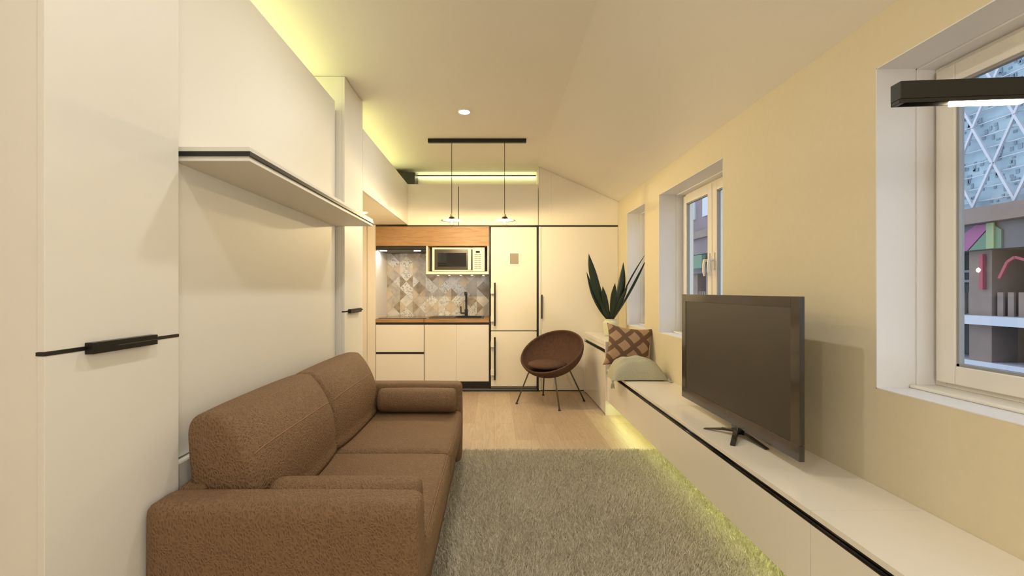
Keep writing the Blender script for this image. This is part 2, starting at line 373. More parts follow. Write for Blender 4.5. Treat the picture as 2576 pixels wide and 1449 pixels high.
def backsplash():
    P = .1805; Yt = YB-.012; x0 = -1.585; x1 = KR+.02; z0 = .90; z1 = 2.1
    xo = PX(974.0, 6.16); zo = .955
    mb = MB().box(x0, x1, Yt, YB, z0, z1, 0)
    rnd = random.Random(3)
    def poly(pts, mi):
        cx = sum(p[0] for p in pts)/len(pts); cz = sum(p[1] for p in pts)/len(pts)
        pts = [(cx+(p[0]-cx)*.985, cz+(p[1]-cz)*.985) for p in pts]
        # clip to rect
        def clip(ps, f):
            o = []
            for i in range(len(ps)):
                a, b = ps[i], ps[(i+1) % len(ps)]; fa, fb = f(a), f(b)
                if fa >= 0: o.append(a)
                if (fa >= 0) != (fb >= 0):
                    t = fa/(fa-fb); o.append((a[0]+t*(b[0]-a[0]), a[1]+t*(b[1]-a[1])))
            return o
        for f in (lambda p: p[0]-x0-.001, lambda p: x1-.001-p[0], lambda p: p[1]-z0-.001, lambda p: z1-.001-p[1]):
            pts = clip(pts, f)
            if len(pts) < 3: return
        n = len(pts)
        mb.add([(p[0], Yt-.002, p[1]) for p in pts]+[(p[0], Yt+.001, p[1]) for p in pts], [tuple(range(n))]+[(i, (i+1) % n, n+(i+1) % n, n+i) for i in range(n)], mi)
    for i in range(-3, 14):
        for j in range(-2, 9):
            cx = xo+(i+.5)*P; cz = zo+j*P; h = P/2
            poly([(cx-h, cz), (cx, cz-h), (cx+h, cz), (cx, cz+h)], 1+rnd.choice([1, 3, 3, 5, 2, 1, 0, 5, 3]))
            gx = xo+i*P; gz = cz+h
            poly([(gx, gz-h), (gx+h, gz), (gx, gz+h)], 1+rnd.choice([0, 0, 1, 2, 4, 5, 4]))
            poly([(gx, gz-h), (gx, gz+h), (gx-h, gz)], 1+rnd.choice([0, 2, 1, 2, 4, 5, 1]))
    return mb
grout = plain('grout', (160, 150, 136), rough=.8)
o = struct('wall_backsplash', backsplash(), [grout]+TM)
struct('wall_kitchen_return', bx(-1.60, -1.585, Y0+.02, YB, 0, 2.11), M['gloss'])
ZCT = PZ(801.7); z_ct0 = PZ(811)
# base units
def base_unit(x0, x1, label, drawers):
    t = thing('base_cabinet', ((x0+x1)/2, Y0+.3, 0), label, 'cabinet')
    link('body', bx(x0+.002, x1-.002, Y0+.022, YB-.02, .10, z_ct0-.001 if drawers else ZCT-.17), M['black'], t)
    ztop, zb = PZ(817), PZ(959.5)
    link('plinth', bx(x0, x1, Y0+.05, Y0+.07, .028, .10), M['black'], t)
    link('black_rail', bx(x0, x1, Y0+.006, Y0+.021, ztop+.002, z_ct0-.002), M['black'], t)
    if drawers:
        zm0, zm1 = PZ(891), PZ(885.5)
        link('drawer_front', bx(x0+.002, x1-.003, Y0, Y0+.02, zm1, ztop), M['gloss'], t, bevel=.001)
        link('drawer_front', bx(x0+.002, x1-.003, Y0, Y0+.02, zb, zm0), M['gloss'], t, bevel=.001)
        link('black_rail', bx(x0, x1, Y0+.006, Y0+.0215, zm0, zm1), M['black'], t)
    else:
        xm = PX(1148)
        link('door', bx(x0+.003, xm-.0008, Y0, Y0+.02, zb, ztop), M['gloss'], t, bevel=.001)
        link('door', bx(xm+.0008, x1-.002, Y0, Y0+.02, zb, ztop), M['gloss'], t, bevel=.001)
    return t
XM = PX(1067)
base_unit(KL, XM-.001, 'white two-drawer base cupboard under the black hob', True)
base_unit(XM+.001, KR, 'white two-door base cupboard under the black sink', False)
tag(link('worktop', bx(KL, XM-.0025, Y0-.01, YB-.03, z_ct0, ZCT), M['oak'], bevel=.0015), 'oak worktop carrying the black hob', 'worktop')
sx0, sx1 = PX(1084, 5.72), PX(1217, 5.72)
m = MB().box(XM+.0025, KR, Y0-.01, Y0+.07, z_ct0, ZCT).box(XM+.0025, KR, Y0+.49, YB-.03, z_ct0, ZCT).box(XM+.0025, sx0+.30, Y0+.07, Y0+.49, z_ct0, ZCT).box(sx1-.02, KR, Y0+.07, Y0+.49, z_ct0, ZCT)
tag(link('worktop', m, M['oak'], bevel=.0), 'oak worktop with the black sink and tap set in it', 'worktop')
hb = thing('hob', ((PX(950)+PX(1070))/2, Y0+.3, ZCT), 'flat black glass hob on the oak worktop below the cooker hood', 'hob')
hx0, hx1 = PX(949), PX(1077, 5.62)-.02
link('glass_top', bx(PX(950), hx1, Y0+.045, Y0+.53, ZCT+.0005, ZCT+.007), M['blackg'], hb, bevel=.002)
for dx, dy, rr in ((.14, .16, .085), (.40, .16, .07), (.14, .37, .07), (.40, .37, .09)):
    link('cooking_zone', MB().lathe([(rr-.003, 0), (rr-.003, .0004), (rr, .0004), (rr, 0)], (PX(950)+dx, Y0+.045+dy, ZCT+.0071), n=48), M['grey'], hb)
sk = thing('sink', ((sx0+sx1)/2, Y0+.3, ZCT), 'black composite sink with drainer set in the oak worktop', 'sink')
bx0 = sx0+.31
m = MB().box(sx0-.012, bx0, Y0+.055, Y0+.52, ZCT+.0005, ZCT+.008)
m.box(bx0, sx1, Y0+.055, Y0+.085, ZCT+.0005, ZCT+.008).box(bx0, sx1, Y0+.45, Y0+.52, ZCT+.0005, ZCT+.008).box(sx1-.03, sx1, Y0+.085, Y0+.45, ZCT+.0005, ZCT+.008)
link('rim_and_drainer', m, M['black'], sk, bevel=.002)
m = MB().box(bx0+.004, bx0+.01, Y0+.09, Y0+.445, ZCT-.16, ZCT).box(sx1-.036, sx1-.03, Y0+.09, Y0+.445, ZCT-.16, ZCT)
m.box(bx0+.004, sx1-.03, Y0+.085, Y0+.091, ZCT-.16, ZCT).box(bx0+.004, sx1-.03, Y0+.444, Y0+.45, ZCT-.16, ZCT).box(bx0+.004, sx1-.03, Y0+.085, Y0+.45, ZCT-.166, ZCT-.16)
link('bowl', m, M['black'], sk)
m = MB()
for k in range(7): m.box(sx0+.03+k*.036, sx0+.036+k*.036, Y0+.10, Y0+.44, ZCT+.008, ZCT+.010)
link('drainer_ribs', m, M['black'], sk)
fx = PX(1173, 6.05); fy = 6.05; zb = ZCT+.001
fa = thing('kitchen_tap', (fx, fy, zb), 'tall square black tap with a side lever behind the sink', 'tap')
link('body', MB().box(fx-.022, fx+.022, fy-.022, fy+.022, zb+.008, zb+.10), M['black'], fa, bevel=.003)
link('spout', MB().box(fx-.014, fx+.014, fy-.014, fy+.014, zb+.1, zb+.335).box(fx-.014, fx+.014, fy-.20, fy+.014, zb+.315, zb+.34).box(fx-.012, fx+.012, fy-.20, fy-.176, zb+.29, zb+.316), M['black'], fa, bevel=.003)
link('lever', MB().box(fx-.075, fx-.022, fy-.01, fy+.01, zb+.035, zb+.055).box(fx-.082, fx-.066, fy-.01, fy+.01, zb+.04, zb+.14), M['black'], fa, bevel=.003)
# wood fascia, hood, shelf box, microwave
zf0, zf1 = PZ(618.5), PZ(569.5)
tag(link('wall_cabinet', bx(KL, KR, Y0, YB-.02, zf0, zf1), M['oak'], bevel=.001), 'long oak wall cupboard above the hood and the microwave', 'cabinet')
hd = thing('cooker_hood', (PX(1008), Y0+.25, PZ(628)), 'slim black cooker hood with two lit lamps under the oak cupboard', 'cooker hood')
hxa, hxb = KL+.003, PX(1071)
zt = zf0-.004; zm = PZ(628)
m = MB().prism([(Y0+.004, zt), (Y0+.51, zt), (Y0+.51, zm-.004), (Y0+.02, zm-.004), (Y0+.004, zm+.004)], 'x', hxa, hxb)
link('housing', m, M['black'], hd, bevel=.003)
for px in (964, 1049):
    X = PX(px, Y0+.1)
    l = link('lamp', bx(X-.042, X+.042, Y0+.10, Y0+.13, zm-.0065, zm-.0045), M['ledwhite'], hd)
mb_x0, mb_x1 = PX(1072), KR-.002; zs0, zs1 = PZ(690), PZ(683)
ms = thing('microwave_shelf', ((mb_x0+mb_x1)/2, Y0+.2, zs0), 'white open shelf box holding the microwave', 'shelf')
SD = .42
link('bottom_board', bx(mb_x0, mb_x1, Y0, Y0+SD, zs0, zs1), M['cream'], ms, bevel=.001)
link('side_board', bx(mb_x0, mb_x0+.018, Y0, Y0+SD, zs1, zf0-.002), M['cream'], ms, bevel=.001)
link('side_board', bx(mb_x1-.018, mb_x1, Y0, Y0+SD, zs1, zf0-.002), M['cream'], ms, bevel=.001)
for k in range(5): link('puck_light', MB().lathe([(.0001, -.001), (.011, -.001), (.012, 0)], (mb_x0+.10+k*.155, Y0+SD-.02, zs0-.0005), 20), M['ledwhite'], ms)
wx0, wx1 = PX(1087), PX(1219); wz0, wz1 = zs1+.004, PZ(622.5); wy = Y0+.004
mw = thing('microwave', ((wx0+wx1)/2, wy+.17, zs1), 'cream microwave oven with a dark door window on the open shelf', 'microwave')
link('casing', bx(wx0, wx1, wy+.015, wy+.36, wz0, wz1), M['cream'], mw, bevel=.004)
xd = PX(1184.5); link('door', bx(wx0, xd-.001, wy, wy+.015, wz0, wz1), M['cream'], mw, bevel=.003)
dz0, dz1 = PZ(679), PZ(627)
link('door_border', bx(PX(1093), PX(1177), wy-.003, wy, dz0, dz1), plain('mw_border', (66, 56, 42), rough=.3), mw, bevel=.0015)
link('window', bx(PX(1101), PX(1173), wy-.0045, wy-.003, PZ(671), PZ(636)), M['reflglass'], mw)
link('handle', bx(PX(1177.5), PX(1185), wy-.022, wy-.001, dz0, dz1), M['cream'], mw, bevel=.006, seg=3)
link('control_panel', bx(PX(1189), wx1, wy-.001, wy+.015, wz0, wz1), M['cream'], mw, bevel=.002)
link('door_gap', bx(xd, PX(1189), wy+.002, wy+.015, dz0, dz1), M['black'], mw)
link('display', bx(PX(1197), PX(1207), wy-.003, wy-.001, PZ(636), PZ(631)), M['blackg'], mw)
for k in range(8):
    z = PZ(640.5+k*4.9)
    for a, b in ((1193.5, 1201.8), (1202.5, 1210.5)):
        link('button', bx(PX(a), PX(b), wy-.0025, wy-.001, z-.0035, z+.0035), plain('button_ink', (96, 80, 60)) if k == 0 and a < 1200 else bpy.data.materials['button_ink'], mw)
# upper cabinets at kitchen wall
ux = [PX(1024.5), PX(1153.5), PX(1354.5)]; uz0, uz1 = PZ(566.5), PZ(463.5)
ul = ['white cupboard over the oak cupboard, left of the vertical black gap', 'white wide cupboard above the fridge and microwave, right of the black gap']
for i in range(2):
    t = thing('top_cabinet', ((ux[i]+ux[i+1])/2, Y0+.3, uz0), ul[i], 'cabinet')
    link('body', bx(ux[i]+.004, ux[i+1]-.004, Y0+.022, Y0+.30, uz0, uz1-.04), M['cream'], t)
    link('door', bx(ux[i]+(.002 if i == 0 else .005), ux[i+1]-.005, Y0, Y0+.02, uz0, uz1), M['cream'], t, bevel=.001)
tag(link('black_fascia_rail', bx(-1.505, XR-.002, Y0-.004, Y0+.05, PZ(569.6), PZ(566.8)), M['black']), 'thin black rail running across the kitchen under the top cupboards', 'rail')
tag(link('gap_profile', bx(ux[1]-.0045, ux[1]+.0045, Y0+.004, Y0+.02, uz0, uz1-.03), M['black']), 'thin vertical black strip between the two top cupboards', 'trim strip')
# niche behind top cabinets
struct('wall_cove_back', bx(XL, XC+.02, Y0+.32, Y0+.36, 2.3, ZC), M['wall'])
tag(link('duct_box', bx(-1.45, PX(1043.5, Y0+.06), Y0+.06, Y0+.3, 2.60, PZ(433.5, Y0+.06)), M['black'], bevel=.002), 'dark square duct box in the corner above the top cupboards', 'duct box')
lp = thing('led_profile', (-.3, Y0+.3, 2.79), 'long black aluminium light profile above the top cupboards, lit yellow-green', 'light')
zl = PZ(443, Y0+.28)
link('profile', bx(PX(1049, Y0+.28), PX(1348, Y0+.28), Y0+.27, Y0+.3195, zl-.004, zl+.012), M['black'], lp)
link('led_strip', bx(PX(1049, Y0+.28), PX(1348, Y0+.28), Y0+.285, Y0+.31, zl-.010, zl-.0045), M['ledback'], lp)
link('upper_led_strip', bx(PX(1049, Y0+.28), PX(1348, Y0+.28), Y0+.29, Y0+.305, zl+.0125, zl+.016), M['ledback'], lp)
# filler panel above sliding door with slope
sl = (ZS-ZC)/(XR-XC)
def zslope(x): return ZC+sl*(x-XC)-.002
xs = PX(1357); xq = PX(1387)
m = MB().prism([(xs, uz0), (xq-.0006, uz0), (xq-.0006, zslope(xq)), (xs, zslope(xs)-.0)], 'y', Y0, Y0+.02)
m.prism([(xq+.0006, uz0), (XR-.001, uz0), (XR-.001, zslope(XR)), (xq+.0006, zslope(xq))], 'y', Y0, Y0+.02)
struct('wall_back_upper', m, M['cream'])
tag(link('cove_end_panel', bx(xs-.010, xs-.002, Y0-.001, Y0+.318, uz0, ZC-.004), M['cream']), 'narrow white end panel closing the lit gap above the fridge', 'panel')
# side carcass wall between kitchen and fridge
tag(link('divider_panel', bx(KR+.001, PX(1233.5), Y0+.012, YB-.02, .03, PZ(570)), M['black'], bevel=.001), 'dark upright gap panel between the worktop and the fridge', 'panel')
# fridge
fr = thing('fridge_freezer', (PX(1292), Y0+.3, 0), 'built-in white fridge freezer with two long black bar handles', 'fridge')
fx0, fx1 = PX(1235), PX(1350.5)
link('body', bx(fx0+.004, fx1-.004, Y0+.045, YB-.02, .03, PZ(572)), M['grey'], fr)
link('upper_door', bx(fx0, fx1, Y0+.002, Y0+.044, PZ(831.7), PZ(571)), M['cream'], fr, bevel=.006, seg=3)
link('lower_door', bx(fx0, fx1, Y0+.002, Y0+.044, PZ(972), PZ(834)), M['cream'], fr, bevel=.006, seg=3)
link('base_grille', bx(fx0, fx1, Y0+.02, Y0+.044, .032, PZ(972.5)), M['grey'], fr)
for (a, b) in ((711, 820), (848, 956)):
    h = link('handle', bx(PX(1242.5, 5.53), PX(1247, 5.53), Y0-.045, Y0-.03, PZ(b, 5.53), PZ(a, 5.53)), M['black'], fr, bevel=.002)
    h['label'] = 'long black bar handle'
    for c in (a+21, b-18) if a < 800 else (a+18, b-19):
        link('bracket', bx(PX(1234.5, 5.54), PX(1242.5, 5.54)+.002, Y0-.042, Y0+.003, PZ(c+7, 5.54), PZ(c-7, 5.54)), M['cream'], h, bevel=.002)
st = thing('wall_display', (PX(1293), Y0-.004, PZ(668)), 'small grey notice in a white frame stuck on the fridge door', 'frame')
link('frame', bx(PX(1279.5), PX(1308), Y0-.006, Y0+.001, PZ(668.5), PZ(634)), M['enamel'], st, bevel=.002)
link('panel', bx(PX(1282.5), PX(1304.5), Y0-.0075, Y0-.006, PZ(664.5), PZ(637.5)), M['mesh'], st)
# frame around fridge
tag(link('fridge_surround', MB().box(PX(1351.3), PX(1355), Y0-.006, Y0+.4, .03, PZ(570)).box(PX(1160)-.6, PX(1355.5), Y0-.02, Y0+.05, 0, .012), M['black'], bevel=.001), 'black upright and floor strip framing the fridge', 'trim')
tag(link('floor_strip', bx(PX(1160)-.6, PX(1352), Y0+.0, Y0+.05, .0125, .027), M['grey'], bevel=.001), 'brown-grey metal floor strip in front of the fridge and plinth', 'trim')
# sliding door
sd = thing('sliding_door', (PX(1456), Y0, 0), 'tall cream flush door with a short black bar handle behind the chair', 'door')
link('leaf', bx(PX(1358), XR-.002, Y0+.0, Y0+.035, .014, PZ(570.5)), M['cream'], sd, bevel=.002)
h = link('handle', MB().box(PX(1361.5, 5.54), PX(1364.8, 5.54), Y0-.032, Y0-.022, PZ(801.5, 5.54), PZ(741.5, 5.54)).box(PX(1362, 5.54), PX(1364.5, 5.54), Y0-.022, Y0+.001, PZ(747, 5.54), PZ(744, 5.54)).box(PX(1362, 5.54), PX(1364.5, 5.54), Y0-.022, Y0+.001, PZ(799, 5.54), PZ(796, 5.54)), M['black'], sd, bevel=.001)
h['label'] = 'black bar handle'
link('jamb', bx(PX(1355.3), PX(1360), Y0-.012, Y0-.001, .014, PZ(570.5)), M['white'], sd, bevel=.001)
link('bottom_gap', bx(PX(1358), XR-.002, Y0+.004, Y0+.03, 0, .013), M['black'], sd)
# ------------------------------------------------------------------ desk unit + benches
DX = 1.142; DY0 = 4.484; DZ = .756
dk = thing('desk_cabinet', (1.36, 5.02, 0), 'white waist-high cupboard against the right wall carrying the potted plant', 'cabinet')
link('top', bx(DX, XR-.001, DY0, Y0-.002, DZ-.044, DZ), M['gloss'], dk, bevel=.0015)
link('end_panel', bx(DX, XR-.001, DY0, DY0+.02, 0, DZ-.0445), M['gloss'], dk, bevel=.001)
link('end_panel', bx(DX, XR-.001, Y0-.035, Y0-.003, 0, DZ-.0445), M['gloss'], dk, bevel=.001)
link('body', bx(DX+.05, XR-.001, DY0+.021, Y0-.036, .05, DZ-.045), M['gloss'], dk)
link('rail_panel', bx(DX+.006, DX+.024, DY0+.021, Y0-.036, .672, DZ-.0445), M['gloss'], dk)
link('flap_front', bx(DX+.006, DX+.024, DY0+.021, Y0-.036, .01, .640), M['gloss'], dk, bevel=.001)
link('handle_profile', MB().box(DX+.024, DX+.049, DY0+.021, Y0-.036, .641, .671).box(DX-.002, DX+.024, DY0+.021, Y0-.036, .641, .645), M['blackm'], dk)
BX0 = 1.16; BZ = .475; BB = .149
by = [.17, 1.605, 3.06, DY0-.001]
bl = ['glossy white low floating bench unit nearest the camera on the right', 'glossy white low floating bench unit carrying the television', 'glossy white low floating bench unit carrying the two cushions']
for i in range(3):
    a, b = by[i]+.001, by[i+1]-.001
    t = thing('low_bench', (1.37, (a+b)/2, BB), bl[i], 'bench', 'low bench units along the right wall')
    link('top', bx(BX0, XR-.001, a, b, BZ-.022, BZ), M['bench'], t, bevel=.001)
    link('front', bx(BX0, BX0+.018, a, b, BB, .424), M['bench'], t, bevel=.001)
    link('body', bx(BX0+.04, XR-.001, a, b, BB+.01, BZ-.0225), M['bench'], t)
    link('handle_profile', MB().box(BX0+.0185, BX0+.039, a, b, .39, BZ-.0225).box(BX0-.001, BX0+.012, a, b, .4245, .429), M['blackg'], t)
    link('led_strip', bx(BX0+.10, BX0+.115, a+.01, b-.01, BB+.002, BB+.009), M['led'], t)
struct('baseboard_right', bx(XR-.01, XR-.0005, .17, DY0-.001, 0, .06), M['reveal'])
# ------------------------------------------------------------------ TV
tx = 1.335; ty0, ty1 = 1.91, 3.11; tz0, tz1 = .530, 1.254
tv = thing('television', (1.36, 2.45, BZ), 'large flat black television on a spider-leg stand on the white bench', 'television')
m = MB().box(tx+.004, tx+.022, ty0, ty1, tz0+.07, tz1)
link('back_case', m, M['tvbody'], tv, bevel=.002)
m = MB().box(tx, tx+.0038, ty0, ty0+.06, tz0+.07, tz1).box(tx, tx+.0038, ty1-.06, ty1, tz0+.07, tz1).box(tx, tx+.0038, ty0+.06, ty1-.06, tz1-.05, tz1)
link('bezel', m, M['tvbody'], tv, bevel=.001)
link('lower_bezel', bx(tx-.001, tx+.022, ty0, ty1, tz0, tz0+.0695), M['tvbody'], tv, bevel=.002)
link('screen', bx(tx+.0025, tx+.0036, ty0+.06, ty1-.06, tz0+.07, tz1-.05), M['tvscreen'], tv)
cy = 2.43
link('emblem', MB().tube([(tx-.0012, 2.505+.010*math.cos(a), tz0+.042+.016*math.sin(a)) for a in [2*math.pi*k/24 for k in range(25)]], .0009, 6, caps=False), M['grey'], tv)
link('neck', MB().box(tx+.0, tx+.03, cy-.03, cy+.03, BZ+.012, tz0+.0).box(tx+.023, tx+.04, cy-.03, cy+.03, BZ+.012, tz0+.12), M['blackg'], tv, bevel=.002)
def spider(dx, dy):
    c = Vector((tx+.015, cy, BZ+.022)); e = Vector((tx+.015+dx, cy+dy, BZ+.0015)); d = (e-c); s = Vector((-d.y, d.x, 0)).normalized()
    mid = c+d*.45+Vector((0, 0, .004))
    vs = []
    for p, w, tt in ((c, .018, .012), (mid, .014, .010), (e, .012, .004)):
        for a in (-1, 1):
            for b in (0, 1): vs.append(p+s*a*w+Vector((0, 0, b*tt-.0)))
    fs = [(0, 1, 3, 2), (8, 10, 11, 9)]
    for k in (0, 4): fs += [(k, k+4, k+5, k+1), (k+2, k+3, k+7, k+6), (k, k+2, k+6, k+4), (k+1, k+5, k+7, k+3)]
    return MB().add(vs, fs)
for dx, dy in ((-.125, .12), (-.115, -.165), (-.03+.06, -.22), (.10, .20)):
    link('foot', spider(dx, dy), M['blackg'], tv)
# ------------------------------------------------------------------ cushions
def pillow_mb(w, h, t, n=28, pw=.42, pinch=.06):
    vs = []; fs = []
    for s in (1, -1):
        k = len(vs)
        for i in range(n+1):
            for j in range(n+1):
                u = -1+2*i/n; v = -1+2*j/n
                px = u*(1-pinch*(1-v*v)*abs(u)**3*1.0); py = v*(1-pinch*(1-u*u)*abs(v)**3*1.0)
                th = ((1-u*u)*(1-v*v))**pw
                vs.append((px*w/2, s*th*t/2, py*h/2))
        for i in range(n):
            for j in range(n):
                a = k+i*(n+1)+j; fs.append((a, a+1, a+n+2, a+n+1) if s > 0 else (a, a+n+1, a+n+2, a+1))
    bm = bmesh.new(); vv = [bm.verts.new(v) for v in vs]; bm.verts.index_update()
    for f in fs: bm.faces.new([vv[i] for i in f])
    bmesh.ops.remove_doubles(bm, verts=bm.verts[:], dist=1e-5); bm.verts.index_update()
    mb = MB(); mb.add([v.co[:] for v in bm.verts], [[v.index for v in f.verts] for f in bm.faces]); bm.free(); return mb
def trellis():
    m, nt, b = newmat('trellis_fabric')
    tc = nt.nodes.new('ShaderNodeTexCoord'); sp = nt.nodes.new('ShaderNodeSeparateXYZ'); nt.links.new(tc.outputs['Object'], sp.inputs[0])
    def math_(op, a, bb=None):
        n = nt.nodes.new('ShaderNodeMath'); n.operation = op
        for i, x in enumerate((a, bb)):
            if x is None: continue
            if isinstance(x, (int, float)): n.inputs[i].default_value = x
            else: nt.links.new(x, n.inputs[i])
        return n.outputs[0]
    x, z = sp.outputs['X'], sp.outputs['Z']
    res = []
    for sgn in (1, -1):
        q = math_('ADD', x, math_('MULTIPLY', z, sgn)); w = math_('MULTIPLY', math_('SINE', math_('MULTIPLY', math_('SUBTRACT', x, math_('MULTIPLY', z, sgn)), 38.)), .003)
        q = math_('ADD', q, w)
        f = math_('FRACT', math_('ADD', math_('MULTIPLY', q, 5.6), 20.3)); d = math_('ABSOLUTE', math_('SUBTRACT', f, .5))
        res.append(math_('LESS_THAN', d, .165))
    mx = math_('MAXIMUM', res[0], res[1])
    mr = nt.nodes.new('ShaderNodeMixRGB'); mr.inputs[1].default_value = lin((164, 135, 107)); mr.inputs[2].default_value = lin((104, 79, 60))
    nt.links.new(mx, mr.inputs[0]); nt.links.new(mr.outputs[0], b.inputs['Base Color']); b.inputs['Roughness'].default_value = .95
    n = nt.nodes.new('ShaderNodeTexNoise'); n.inputs['Scale'].default_value = 300; nt.links.new(tc.outputs['Object'], n.inputs['Vector'])
    bp = nt.nodes.new('ShaderNodeBump'); bp.inputs['Strength'].default_value = .5; bp.inputs['Distance'].default_value = .001
    nt.links.new(n.outputs['Fac'], bp.inputs['Height']); nt.links.new(bp.outputs['Normal'], b.inputs['Normal'])
    return m
mb = pillow_mb(.47, .43, .15, pw=.45, pinch=.16)
o = link('patterned_cushion', mb, trellis(), smooth=True, origin=(0, 0, 0))
o.location = (1.345, 4.372, BZ+.243); o.rotation_euler = (R(-12), R(7), R(-8))
tag(o, 'brown and tan trellis-pattern cushion leaning on the desk cupboard end', 'cushion')
# sage cushion: flat underneath, domed on top, seam corners
def sage():
    vs = []; fs = []; n = 36; w, d, h = .49, .25, .195
    for s in (0, 1):
        k = len(vs)
        for i in range(n+1):
            for j in range(n+1):
                u = -1+2*i/n; v = -1+2*j/n
                e = max(0, (1-abs(u)**3))**.5*max(0, (1-v*v))**.42
                x = u*w/2*(1-.02*(1-v*v)); y = v*d/2*(1-.1*(1-abs(u)))
                wob = .006*math.sin(9*u+4*v)*e+.004*math.sin(17*v-3*u)*e
                z = (h*e+wob) if s else .004-.004*e
                if not s: z = 0.012*(1-e)
                else: z = max(z, .012*(1-e)+.0005)
                # the front left corner droops over the bench edge
                if u < -.55: z -= .012*((-u-.55)/.45)**2*(1-s*e)
                vs.append((x+(-.012*(z/h) if s else 0), y+.05*(z/h), z))
        for i in range(n):
            for j in range(n):
                a = k+i*(n+1)+j; fs.append((a, a+n+1, a+n+2, a+1) if s else (a, a+1, a+n+2, a+n+1))
    return MB().add(vs, fs)
sc_ = thing('tasselled_cushion', (1.30, 3.99, BZ), 'sage green domed cushion with tassels lying on the bench', 'cushion')
o = link('cover', MB().add([(v[0]+1.30, v[1]+3.99, v[2]+BZ+.001) for v in sage().v], sage().f), M['sage'], sc_, smooth=True)
def tassel(p):
    m = MB(); p = Vector(p)
    m.sphere(p, .012)
    rr = random.Random(int(abs(p.x*1000)))
    for k in range(22):
        a = rr.uniform(0, 6.28); s = .012+rr.uniform(0, .006)
        m.tube([p+Vector((0, 0, -.006)), p+Vector((s*.7*math.cos(a), s*.7*math.sin(a), -.03)), p+Vector((s*math.cos(a), s*math.sin(a), -.065+rr.uniform(-.006, .004)))], .0022, 5)
    return m
for p in ((1.045, 3.85, BZ+.012),):
    link('tassel', tassel(p), M['sage'], sc_)
def tassel_flat(p, d):
    m = MB(); p = Vector(p); d = Vector(d); m.sphere(p, .011); rr = random.Random(5)
    for k in range(18):
        q = Vector((rr.uniform(-.014, .014), rr.uniform(-.014, .014), 0)); m.tube([p, p+d*.5+q*.6, p+d+q], .0022, 5)
    return m
link('tassel', tassel_flat((1.545, 3.86, BZ+.016), (.004, -.04, -.010)), M['sage'], sc_)
link('tassel', tassel_flat((1.548, 4.13, BZ+.05), (.006, -.02, -.045)), M['sage'], sc_)
# ------------------------------------------------------------------ plant
pc = (1.355, 5.09)
pt = thing('potted_plant', (pc[0], pc[1], DZ), 'dark green sword-leaved plant in a pale green pot on the desk cupboard', 'plant')
prof = [(.0001, 0), (.062, 0), (.068, .004), (.074, .03), (.080, .075), (.086, .12), (.089, .145), (.086, .158), (.074, .168), (.068, .176), (.070, .186), (.075, .195), (.071, .195), (.064, .185), (.062, .17)]
link('pot', MB().lathe(prof, (pc[0], pc[1], DZ+.001), 56), M['pot'], pt, smooth=True)
link('soil', MB().lathe([(.0001, .172), (.063, .170)], (pc[0], pc[1], DZ), 40), M['soil'], pt)
def leaf(tip, width, bow=(0, 0, 0), face=0.0, base=(0, 0)):
    b = Vector((pc[0]+base[0], pc[1]+base[1], DZ+.17)); t = Vector(tip); bow = Vector(bow); n = 22; vs = []; fs = []
    d = (t-b).normalized(); side = Vector((math.cos(face), math.sin(face), 0)); side = (side-d*side.dot(d)).normalized(); nr = d.cross(side)
    for i in range(n+1):
        s = i/n; p = b.lerp(t, s)+bow*4*s*(1-s)
        w = width*(.30+.70*math.sin(min(1, s/.62)*math.pi/2)) if s < .62 else width*max(.02, (1-((s-.62)/.38)**1.7))
        fold = .16*w*(1-.5*s)
        for a, q in ((-1, 0), (-.5, .75), (0, 1), (.5, .75), (1, 0)):
            vs.append(p+side*a*w/2+nr*(-fold*(1-abs(a))))
        for a in (1, .5, 0, -.5, -1):
            vs.append(p+side*a*w/2+nr*(-fold*(1-abs(a))-.0016))
    for i in range(n):
        for j in range(10):
            a = i*10+j; b_ = i*10+(j+1) % 10; fs.append((a, b_, b_+10, a+10))
    return MB().add(vs, fs)
def PP(px, py, Y): return ((px-VPX)*Y/F, Y, H+(HY-py)*Y/F)
for px, py, Y, w, bow, fc, bs in ((1481, 638, 5.0, .070, (-.035, 0, .02), .05, (-.01, 0)), (1475.5, 684, 5.12, .055, (-.01, 0, -.06), .3, (-.012, .01)), (1568, 659.5, 5.08, .068, (.03, 0, -.03), -.1, (.008, 0)),
                          (1626, 636, 5.02, .035, (-.02, 0, .02), .9, (.012, 0)), (1629, 645, 4.96, .038, (.0, 0, -.035), .6, (.014, -.01)), (1579, 721, 5.0, .042, (-.01, 0, -.02), .2, (.01, -.01)), (1510, 754, 4.98, .030, (-.005, 0, -.02), .1, (-.01, -.01)),
                          (1547, 712, 4.97, .055, (0, 0, 0), .05, (.004, -.012)), (1516, 720, 5.0, .050, (-.01, 0, 0), .0, (-.004, -.01)), (1548, 782, 5.05, .008, (0, 0, 0), .4, (.01, 0))):
    link('leaf', leaf(PP(px, py, Y), w*1.3, bow, fc, bs), M['leaf'], pt, smooth=True)
